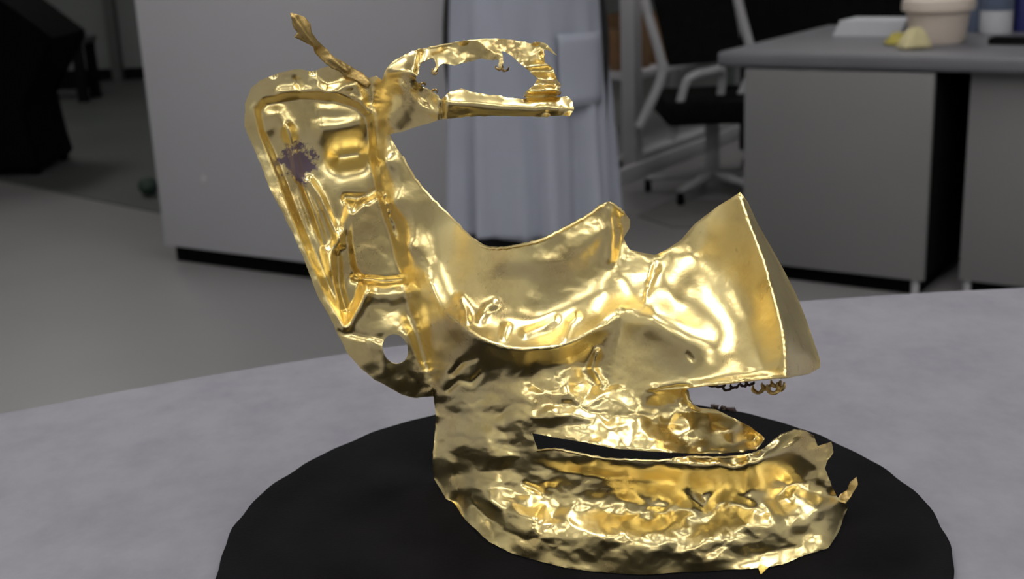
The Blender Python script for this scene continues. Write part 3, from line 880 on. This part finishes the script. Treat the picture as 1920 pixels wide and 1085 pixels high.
# crumbs of soil at the far edge of the turntable
for i, (x, y) in enumerate([(1340, 759), (1345, 761), (1354, 764), (1361, 763), (1368, 765), (1375, 766), (1383, 764), (1386, 760)]):
    g_ = pix(x, y + 3, float(ground_Y(x, y + 3, DISK_Z)))
    bm = bmesh.new()
    bmesh.ops.create_icosphere(bm, subdivisions=1, radius=.0017)
    for v in bm.verts: v.co *= rnd.uniform(.7, 1.3); v.co.z *= 1.1
    g_[2] = DISK_Z + .0012
    rr_ = math.hypot(g_[0] - DCX, g_[1] - DCY)
    if rr_ > DR - .004:
        g_[0] = DCX + (g_[0] - DCX) * (DR - .004) / rr_; g_[1] = DCY + (g_[1] - DCY) * (DR - .004) / rr_
    o = obj('soil_crumb', bm, MAT['soil'], None, smooth=False, loc=tuple(map(float, g_)))
    tag(o, 'tiny dark soil crumb on the far rim of the black disc below the nose', 'crumb', 'soil crumbs on the black disc')

# ------------------------------------------------------------------ white cabinet at left
ang = math.atan2(-.643, 1.06)
cab = empty('storage_cabinet', (-1.212, 4.245, 0), ang)
tag(cab, 'tall pale grey cabinet on a black plinth, left of the lab coat', 'cabinet')
CW, CD, CH = 1.30, 0.45, 1.35
obj('body', bx(0, CW, .008, CD, .062, CH, bev=.004), MAT['white_cab'], cab)
obj('plinth', bx(.012, CW - .012, .02, CD - .02, 0, .062), MAT['black'], cab, smooth=False)
obj('front_panel', bx(-.006, CW, -.012, .008, .062, CH - .003, bev=.003), MAT['white_cab'], cab)
obj('keyhole_plate', tb([(.22, -.012, .315), (.22, -.016, .315)], .012, n=20), MAT['steel'], cab)
g_ = empty('rubber_ball', (-1.62, 5.43, 0.006))
g_.location.x = -1.60
bpy.data.objects.remove(g_)
bm = bmesh.new()
bmesh.ops.create_uvsphere(bm, u_segments=24, v_segments=14, radius=.045)
for v in bm.verts:
    v.co.z = v.co.z * .92 + (.004 if abs(v.co.z) < .006 else 0)
    a = math.atan2(v.co.y, v.co.x)
    s_ = 1 + .03 * math.cos(8 * a)
    v.co.x *= s_; v.co.y *= s_
o = obj('rubber_ball', bm, MAT['green'], None, loc=(-1.615, 5.45, .006 + .0415))
tag(o, 'small dark green ball on the floor beside the cabinet', 'ball')

# ------------------------------------------------------------------ desk at right
ud = -.597
desk = empty('office_desk', (.731, 3.736, 0), ud)
tag(desk, 'grey office desk with two solid pedestals at the right', 'desk')
def pedestal(x0, x1, y0):
    p = obj('pedestal', bx(x0, x1, y0 + .018, y0 + .62, .055, .654, bev=.004), MAT['black_fabric'], desk)  # body coloured black to stand for the shade in the kneehole
    obj('front_panel', bx(x0, x1, y0, y0 + .018, .05, .651, bev=.003), MAT['desk'], p)
    obj('plinth', bx(x0 + .02, x1 - .02, y0 + .03, y0 + .60, .0, .055), MAT['black'], p, smooth=False)
    for cx in (x0 + .02, x1 - .03):
        obj('foot', tb([(cx, y0 + .025, 0), (cx, y0 + .025, .055)], .012, n=12), MAT['steel'], p)
pedestal(0.0, .564, 0)
pedestal(.647, 1.35, .06)
obj('modesty_panel', bx(.564, .647, .58, .60, .10, .654), MAT['black_fabric'], desk, smooth=False)
obj('desk_top', bx(-.091, 1.75, -.004, .97, .654, .701, bev=.014, seg=4), MAT['desk_top'], desk)

def on_desk(px, py):
    Y = float(ground_Y(px, py, .701))
    p = pix(px, py, Y)
    return (float(p[0]), float(p[1]), .701)

# cream tub
t = empty('plastic_tub', on_desk(1756, 79))
tag(t, 'cream plastic tub with a thick rolled rim on the desk', 'tub')
bm = bmesh.new()
R0 = .098
lathe(bm, [(0, 0), (R0 * .78, 0), (R0 * .84, .01), (R0 * .95, .105), (R0 * .90, .105), (R0 * .78, .012), (0, .010)], 40)
obj('body', bm, MAT['cream'], t)
bm = bmesh.new()
lathe(bm, [(R0 * .93, .100), (R0 * 1.08, .096), (R0 * 1.10, .106), (R0 * 1.08, .128), (R0 * .98, .132), (R0 * .92, .124), (R0 * .90, .104)], 40)
obj('rim', bm, MAT['cream'], t)
# cloths
def cloth(name, loc, rx, ry, h, mat, label, seed):
    bm = bmesh.new()
    n, mrg = 26, 10
    rr = random.Random(seed)
    ph = [rr.uniform(0, 6) for _ in range(6)]
    rings = []
    for j in range(mrg + 1):
        f_ = j / mrg
        ring = []
        for k in range(n):
            a = 2 * math.pi * k / n
            w = 1 + .14 * math.sin(3 * a + ph[0]) + .09 * math.sin(5 * a + ph[1])
            z = h * (1 - f_ ** 2) * (1 + .25 * math.sin(4 * a + ph[2]) * f_) + .004 + .012 * math.sin(7 * a + ph[3] + 5 * f_) * f_ * (1 - f_)
            ring.append(bm.verts.new((rx * w * f_ * math.cos(a), ry * w * f_ * math.sin(a), max(.003, z)))) if j else None
        rings.append(ring)
    top = bm.verts.new((0, 0, h))
    for k in range(n):
        bm.faces.new((top, rings[1][k], rings[1][(k + 1) % n]))
        for j in range(1, mrg):
            bm.faces.new((rings[j][k], rings[j + 1][k], rings[j + 1][(k + 1) % n], rings[j][(k + 1) % n]))
    o = obj(name, bm, mat, None, loc=loc)
    s_ = o.modifiers.new('thickness', 'SOLIDIFY'); s_.thickness = .002; s_.offset = 1
    tag(o, label, 'cloth')
    return o
cloth('folded_cloth', on_desk(1684, 84), .045, .03, .030, MAT['yellow'], 'small mustard yellow crumpled cloth left of the tub', 3)
cloth('folded_cloth', on_desk(1712, 92), .050, .024, .055, MAT['pale_yellow'], 'pale yellow crumpled cloth heaped in front of the tub', 8)
# stack of paper
pz = on_desk(1650, 64)
t = empty('paper_stack', pz, ud)
tag(t, 'low stack of white paper on the desk behind the yellow cloth', 'paper')
for k in range(4):
    o = obj('sheet', bx(-.13 + .006 * k, .09 + .004 * k, -.08, .10 - .004 * k, .0125 * k, .0125 * k + .012), MAT['paper'], t, smooth=False)
# bottles at the right edge
def bottle(loc, r, h, mat, capmat, label, band=None):
    t = empty('bottle', loc)
    tag(t, label, 'bottle')
    bm = bmesh.new()
    lathe(bm, [(0, 0), (r * .94, 0), (r, .006), (r, h * .72), (r * .85, h * .82), (r * .38, h * .90), (r * .38, h * .96), (0, h * .96)], 32)
    obj('body', bm, mat, t)
    bm = bmesh.new()
    lathe(bm, [(0, h * .93), (r * .46, h * .93), (r * .46, h), (r * .40, h * 1.01), (0, h * 1.01)], 24)
    obj('cap', bm, capmat, t)
    if band:
        bm = bmesh.new()
        lathe(bm, [(r * 1.0, h * .30), (r * 1.02, h * .31), (r * 1.02, h * .60), (r * 1.0, h * .61)], 32)
        obj('paper_label', bm, band, t)
bottle(on_desk(1832, 58), .038, .17, MAT['blue'], MAT['black'], 'dark blue-grey bottle right beside the cream tub')
bottle(on_desk(1866, 62), .050, .24, MAT['paper'], MAT['blue'], 'white bottle with a blue printed band on the desk', MAT['blue'])
bottle(on_desk(1916, 58), .038, .22, MAT['navy'], MAT['paper'], 'navy blue bottle cut by the right edge of the photo')
t = empty('plastic_tray', on_desk(1905, 82), ud)
tag(t, 'shallow dark grey tray on the desk at the right edge', 'tray')
obj('base', bx(-.07, .13, -.04, .04, 0, .006), MAT['black_fabric'], t, smooth=False)
bm = bmesh.new()
box(bm, -.07, .13, -.04, -.034, .006, .018); box(bm, -.07, .13, .034, .04, .006, .018); box(bm, -.07, -.064, -.034, .034, .006, .018); box(bm, .124, .13, -.034, .034, .006, .018)
obj('raised_edge', bm, MAT['black_fabric'], t, smooth=False)

# black screen behind the desk
t = empty('partition_screen', (1.66, 5.12, 0), ud)
tag(t, 'black fabric partition screen standing behind the grey desk', 'partition')
obj('panel', bx(-.72, .30, -.02, .02, .08, 1.5, bev=.012), MAT['black_fabric'], t)
obj('frame', bx(-.74, .32, -.026, .026, 1.495, 1.52, bev=.006), MAT['black'], t)
for x in (-.60, .18):
    obj('foot', bx(x - .03, x + .03, -.2, .2, 0, .082, bev=.01), MAT['black'], t)

# ------------------------------------------------------------------ office chair beside the desk
def V3(px, py, Y): return Vector([float(v) for v in pix(px, py, Y)])
CY = 4.85
cb = V3(1310, 330, CY); 
chair = empty('office_chair', (cb.x, CY + .22, 0))
tag(chair, 'black office chair with a bent grey steel frame left of the desk', 'chair')
co_ = Vector(chair.location)
A = [V3(1196, -60, CY) - co_, V3(1213, 20, CY) - co_, V3(1240, 115, CY) - co_, V3(1240, 145, CY) - co_, V3(1222, 190, CY) - co_, V3(1198, 238, CY) - co_]
off = Vector((.375, .10, 0))
for d in (Vector((0, 0, 0)), off):
    o = obj('frame_tube', tb([p + d for p in A], .019, n=10, smooth=4), MAT['steel'], chair)
bm = bmesh.new()
b0 = [A[0] + Vector((.03, 0, 0)), A[2] + Vector((.03, 0, -.02))]
vs = []
for yy in (-.012, .012):
    for p in (b0[0], b0[0] + off - Vector((.05, 0, 0)), b0[1] + off - Vector((.06, 0, 0)), b0[1]):
        vs.append(bm.verts.new(p + Vector((0, yy + .01, 0))))
for f_ in ((0, 1, 2, 3), (7, 6, 5, 4), (0, 4, 5, 1), (1, 5, 6, 2), (2, 6, 7, 3), (3, 7, 4, 0)):
    bm.faces.new([vs[i] for i in f_])
obj('backrest', bm, MAT['black_fabric'], chair, smooth=False)
Bp = [V3(1258, 262, CY - .05) - co_, V3(1268, 225, CY - .05) - co_, V3(1284, 160, CY - .05) - co_, V3(1300, 142, CY - .05) - co_, V3(1330, 134, CY) - co_, V3(1352, 131, CY + .05) - co_, V3(1354, 150, CY + .08) - co_, V3(1350, 190, CY + .1) - co_]
obj('armrest', tb(Bp, .017, n=10, smooth=4), MAT['steel'], chair)
obj('armrest', tb([p + Vector((.36, .12, 0)) for p in Bp], .017, n=10, smooth=4), MAT['steel'], chair)
sz = V3(1320, 205, CY + .05) - co_
obj('seat', bx(sz.x - .17, sz.x + .30, sz.y - .16, sz.y + .35, sz.z - .04, sz.z + .05, bev=.02), MAT['black_fabric'], chair)
bm = bmesh.new()
tube(bm, [(sz.x + .05, sz.y + .1, sz.z - .04), (sz.x + .05, sz.y + .1, .06)], .03, n=12)
obj('column', bm, MAT['steel'], chair)
for k in range(5):
    a = 2 * math.pi * k / 5 + .3
    c0 = Vector((sz.x + .05, sz.y + .1, .085)); c1 = c0 + Vector((.27 * math.cos(a), .27 * math.sin(a), -.025))
    l_ = obj('base_arm', tb([c0, c1], [.022, .014], n=8), MAT['steel'], chair)
    obj('caster', tb([c1 + Vector((-.012, 0, -.033)), c1 + Vector((.012, 0, -.033))], .026, n=14), MAT['black'], l_)

# ------------------------------------------------------------------ grey steel shelf rack behind the lab coat
rack = empty('shelf_rack', (.566, 5.434, 0), math.atan2(.83, .556))
tag(rack, 'grey steel shelf rack holding brown boxes beside the lab coat', 'rack')
RD = .38   # to the left of the run
for x in (0.0, 1.25):
    for y in (0.0, RD):
        obj('post', bx(x - .035, x + .035, y - .035, y + .035, 0, 1.6, bev=.004), MAT['steel'], rack)
for z in (.10, .46, .95, 1.55):
    obj('shelf', bx(-.03, 1.28, -.03, RD + .03, z - .03, z, bev=.003), MAT['steel'], rack)
obj('base_rail', bx(-.25, 1.6, -.06, -.035, .0, .07, bev=.003), MAT['steel'], rack)
Rm = Matrix.Rotation(math.atan2(.83, .556), 4, 'Z')
for k, (x, y, w, d, h, lab) in enumerate([(.16, .19, .20, .30, .17, 'brown cardboard box on the rack shelf next to the near post'), (.46, .19, .24, .28, .22, 'larger brown cardboard box behind the first on the rack shelf')]):
    p = Vector((.566, 5.434, 0)) + Rm @ Vector((x, y, .46))
    t = empty('cardboard_box', p, math.atan2(.83, .556))
    tag(t, lab, 'box')
    obj('carton', bx(-w / 2, w / 2, -d / 2, d / 2, 0, h, bev=.002), MAT['brown'], t)
    for s_ in (-1, 1):
        obj('flap', bx(min(0, s_ * w / 2), max(0, s_ * w / 2), -d / 2, d / 2, h, h + .004), MAT['brown'], t, smooth=False)

# dark sheets standing for floor shadow and reflection between rack and desk
def shade_on_floor(pts, label):
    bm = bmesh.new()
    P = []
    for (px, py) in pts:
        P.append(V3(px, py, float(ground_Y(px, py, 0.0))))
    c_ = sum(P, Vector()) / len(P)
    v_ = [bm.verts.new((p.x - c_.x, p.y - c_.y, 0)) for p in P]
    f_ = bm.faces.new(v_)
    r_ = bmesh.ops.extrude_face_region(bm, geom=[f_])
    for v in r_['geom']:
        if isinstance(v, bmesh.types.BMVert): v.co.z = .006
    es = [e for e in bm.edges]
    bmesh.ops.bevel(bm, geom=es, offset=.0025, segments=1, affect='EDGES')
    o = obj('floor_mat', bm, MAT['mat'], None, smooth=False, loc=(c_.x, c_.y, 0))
    tag(o, label, 'mat')  # painted floor shade, not a real mat
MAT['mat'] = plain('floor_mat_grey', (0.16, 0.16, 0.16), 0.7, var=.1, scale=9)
shade_on_floor([(1195, 405), (1262, 372), (1440, 385), (1420, 425), (1260, 428)], 'dark grey floor mat in front of the rack, nearer one')
shade_on_floor([(1290, 330), (1340, 312), (1450, 318), (1430, 348)], 'dark grey floor mat under the desk side, farther one')

# ------------------------------------------------------------------ chair and bench far left
t = empty('armchair', (-2.40, 6.35, .006))
tag(t, 'black upholstered chair silhouette cut by the left edge', 'chair')
bm = bmesh.new()
prof = [(-.75, .03), (.075, .03), (.01, .36), (.235, .66), (-.02, .88), (-.75, 1.15)]
fr = [bm.verts.new((x, -.28, z)) for x, z in prof]
bk = [bm.verts.new((x, .25, z)) for x, z in prof]
bm.faces.new(fr); bm.faces.new(bk[::-1])
for i in range(6): bm.faces.new((fr[i], fr[(i + 1) % 6], bk[(i + 1) % 6], bk[i]))
bmesh.ops.bevel(bm, geom=bm.edges[:], offset=.015, segments=2, affect='EDGES')
obj('body', bm, MAT['black'], t)
for x in (-.68, .03):
    for y in (-.22, .19):
        obj('foot', tb([(x, y, .035), (x, y, 0)], [.03, .025], n=12), MAT['black'], t)
t = empty('low_bench', (-3.30, 9.25, .006))
tag(t, 'low dark framed bench by the far back wall at left', 'bench')
obj('bench_top', bx(-.75, .26, -.18, .18, .41, .46, bev=.008), MAT['floor_dark'], t)
for x in (-.70, .21):
    for y in (-.14, .14):
        obj('leg', bx(x - .035, x + .035, y - .03, y + .03, 0, .41, bev=.004), MAT['black_fabric'], t)
obj('stretcher', bx(-.70, .21, -.02, .02, .08, .14), MAT['black_fabric'], t)

# ------------------------------------------------------------------ person in the lab coat
PX, PY = .062, 3.12
per = empty('person', (PX, PY, 0))
tag(per, 'person standing in a pale long lab coat and black trousers, seen below the waist', 'person')
def skin_body():
    me = bpy.data.meshes.new('body')
    J = {'pelvis': (0, 0, .95, .13), 'belly': (0, 0, 1.1, .125), 'chest': (0, 0, 1.32, .14), 'neckb': (0, 0, 1.48, .062), 'neck': (0, -.01, 1.54, .055), 'headc': (0, -.02, 1.64, .085), 'crown': (0, -.01, 1.73, .07)}
    E_ = [('pelvis', 'belly'), ('belly', 'chest'), ('chest', 'neckb'), ('neckb', 'neck'), ('neck', 'headc'), ('headc', 'crown')]
    for s, n in ((-1, 'l'), (1, 'r')):
        J.update({'hip' + n: (s * .10, 0, .90, .095), 'knee' + n: (s * .105, -.02, .50, .06), 'ankle' + n: (s * .11, .02, .085, .034), 'toe' + n: (s * .12, -.10, .036, .018),
                  'sh' + n: (s * .19, 0, 1.43, .06), 'el' + n: (s * .25, .02, 1.14, .045), 'wr' + n: (s * .13, -.22, 1.18, .03), 'palm' + n: (s * .09, -.28, 1.19, .032)})
        E_ += [('pelvis', 'hip' + n), ('hip' + n, 'knee' + n), ('knee' + n, 'ankle' + n), ('ankle' + n, 'toe' + n), ('chest', 'sh' + n), ('sh' + n, 'el' + n), ('el' + n, 'wr' + n), ('wr' + n, 'palm' + n)]
        for f_, (dx, L_) in enumerate([(-.03, .065), (-.01, .08), (.012, .075), (.033, .06)]):
            a_, b_ = 'f%d%s' % (f_, n), 'g%d%s' % (f_, n)
            J[a_] = (s * .075 + dx * .35, -.315, 1.20 + dx * .9, .0095)
            J[b_] = (s * .055 + dx * .35, -.315 - L_ * .75, 1.185 + dx * .9, .008)
            E_ += [('palm' + n, a_), (a_, b_)]
        J['t0' + n] = (s * .055, -.27, 1.225, .011); J['t1' + n] = (s * .03, -.30, 1.235, .009)
        E_ += [('palm' + n, 't0' + n), ('t0' + n, 't1' + n)]
    keys = list(J)
    me.from_pydata([J[k][:3] for k in keys], [(keys.index(a), keys.index(b)) for a, b in E_], [])
    o = bpy.data.objects.new('body', me); C.objects.link(o); o.parent = per
    md = o.modifiers.new('skin', 'SKIN')
    for i, k in enumerate(keys):
        me.skin_vertices[0].data[i].radius = (J[k][3], J[k][3])
        me.skin_vertices[0].data[i].use_root = (k == 'pelvis')
    md.use_smooth_shade = True
    o.modifiers.new('sub', 'SUBSURF').levels = 1
    o.modifiers['sub'].render_levels = 2
    me.materials.append(MAT['skin'])
    return o
body = skin_body()
# hair
bm = bmesh.new()
bmesh.ops.create_uvsphere(bm, u_segments=24, v_segments=16, radius=.105)
for v in list(bm.verts):
    v.co = Vector((v.co.x * .92, v.co.y * 1.05 + .012, v.co.z * 1.0 + 1.685))
bmesh.ops.delete(bm, geom=[v for v in bm.verts if v.co.y < -.02 and v.co.z < 1.71 or v.co.z < 1.60], context='VERTS')
o = obj('hair', bm, MAT['hair'], per); o.modifiers.new('thickness', 'SOLIDIFY').thickness = .012
for s, nm in ((-1, 'eye'), (1, 'eye')):
    bm = bmesh.new(); bmesh.ops.create_uvsphere(bm, u_segments=12, v_segments=8, radius=.012)
    obj('eye', bm, MAT['hair'], per, loc=(s * .032, -.098, 1.65))
bm = bmesh.new(); tube(bm, [(0, -.098, 1.655), (0, -.122, 1.622), (0, -.10, 1.612)], [.008, .014, .008], n=8, smooth=3); obj('nose', bm, MAT['skin'], per)
# trousers and shoes
bm = bmesh.new()
for s in (-1, 1):
    tube(bm, [(s * .08, .0, .95), (s * .10, 0, .80), (s * .105, -.015, .5), (s * .108, .015, .2), (s * .113, .012, .05)], [.115, .11, .088, .08, .082], n=20, smooth=4)
obj('trousers', bm, MAT['trousers'], per)
for s in (-1, 1):
    bm = bmesh.new()
    bmesh.ops.create_uvsphere(bm, u_segments=20, v_segments=12, radius=1)
    for v in bm.verts: v.co = Vector((s * .12 + v.co.x * .058, -.05 + v.co.y * .15, max(.0, .045 + v.co.z * (.095 - .03 * max(0, -v.co.y) * 1.2))))
    obj('shoe', bm, MAT['black'], per)
# coat
def coat_mesh():
    zs = [.345, .36, .45, .55, .65, .75, .85, .95, 1.05, 1.15, 1.25, 1.35, 1.42, 1.47, 1.50]
    hw = [.205, .205, .203, .20, .197, .193, .19, .185, .178, .176, .185, .20, .195, .13, .075]
    hd = [.165, .165, .163, .16, .157, .154, .15, .145, .14, .14, .145, .15, .135, .10, .07]
    n = 120
    co, fc = [], []
    for j, z in enumerate(zs):
        fall = max(0, (1.0 - z) / .65)
        for k in range(n):
            a = 2 * math.pi * k / n
            fold = 1.5 * fall * (.010 * math.sin(9 * a + 1.2) + .008 * math.sin(14 * a + .4 + .8 * z) + .006 * math.sin(23 * a + 2))
            # front opening (towards the camera at a = -pi/2), one side laps over
            d = (a - (-math.pi / 2 + 2 * math.pi - .30) + math.pi) % (2 * math.pi) - math.pi
            lap = .016 / (1 + math.exp(-d * 60)) * math.exp(-abs(d) * 1.2)
            ex = 2.6
            ca, sa = math.cos(a), math.sin(a)
            r = (abs(ca) ** ex + abs(sa) ** ex) ** (-1 / ex)
            co.append(((hw[j] + fold + lap) * r * ca, (hd[j] + fold + lap) * r * sa, z + (.006 * math.sin(5 * a) if j == 0 else 0)))
    for j in range(len(zs) - 1):
        for k in range(n):
            fc.append((j * n + k, j * n + (k + 1) % n, (j + 1) * n + (k + 1) % n, (j + 1) * n + k))
    o = raw('lab_coat', co, fc, MAT['coat'], per)
    s_ = o.modifiers.new('thickness', 'SOLIDIFY'); s_.thickness = .003; s_.offset = -1
    return o
coat = coat_mesh()
for s in (-1, 1):
    obj('sleeve', tb([(s * .17, 0, 1.42), (s * .22, .01, 1.30), (s * .262, .02, 1.13), (s * .20, -.10, 1.145), (s * .14, -.20, 1.175)], [.075, .072, .065, .056, .05], n=18, smooth=4), MAT['coat'], coat)
bm = bmesh.new()
nx, nz = 9, 8
g = {}
for i in range(nx):
    for j in range(nz):
        x = .072 + .105 * i / (nx - 1); z = .665 + .175 * j / (nz - 1)
        y = -.160 * (1 - (x / .197) ** 2.6) ** (1 / 2.6) - .012
        g[i, j] = bm.verts.new((x, y - .002, z))
for i in range(nx - 1):
    for j in range(nz - 1): bm.faces.new((g[i, j], g[i + 1, j], g[i + 1, j + 1], g[i, j + 1]))
o = obj('patch_pocket', bm, MAT['coat'], coat)
s_ = o.modifiers.new('thickness', 'SOLIDIFY'); s_.thickness = .004; s_.offset = 0
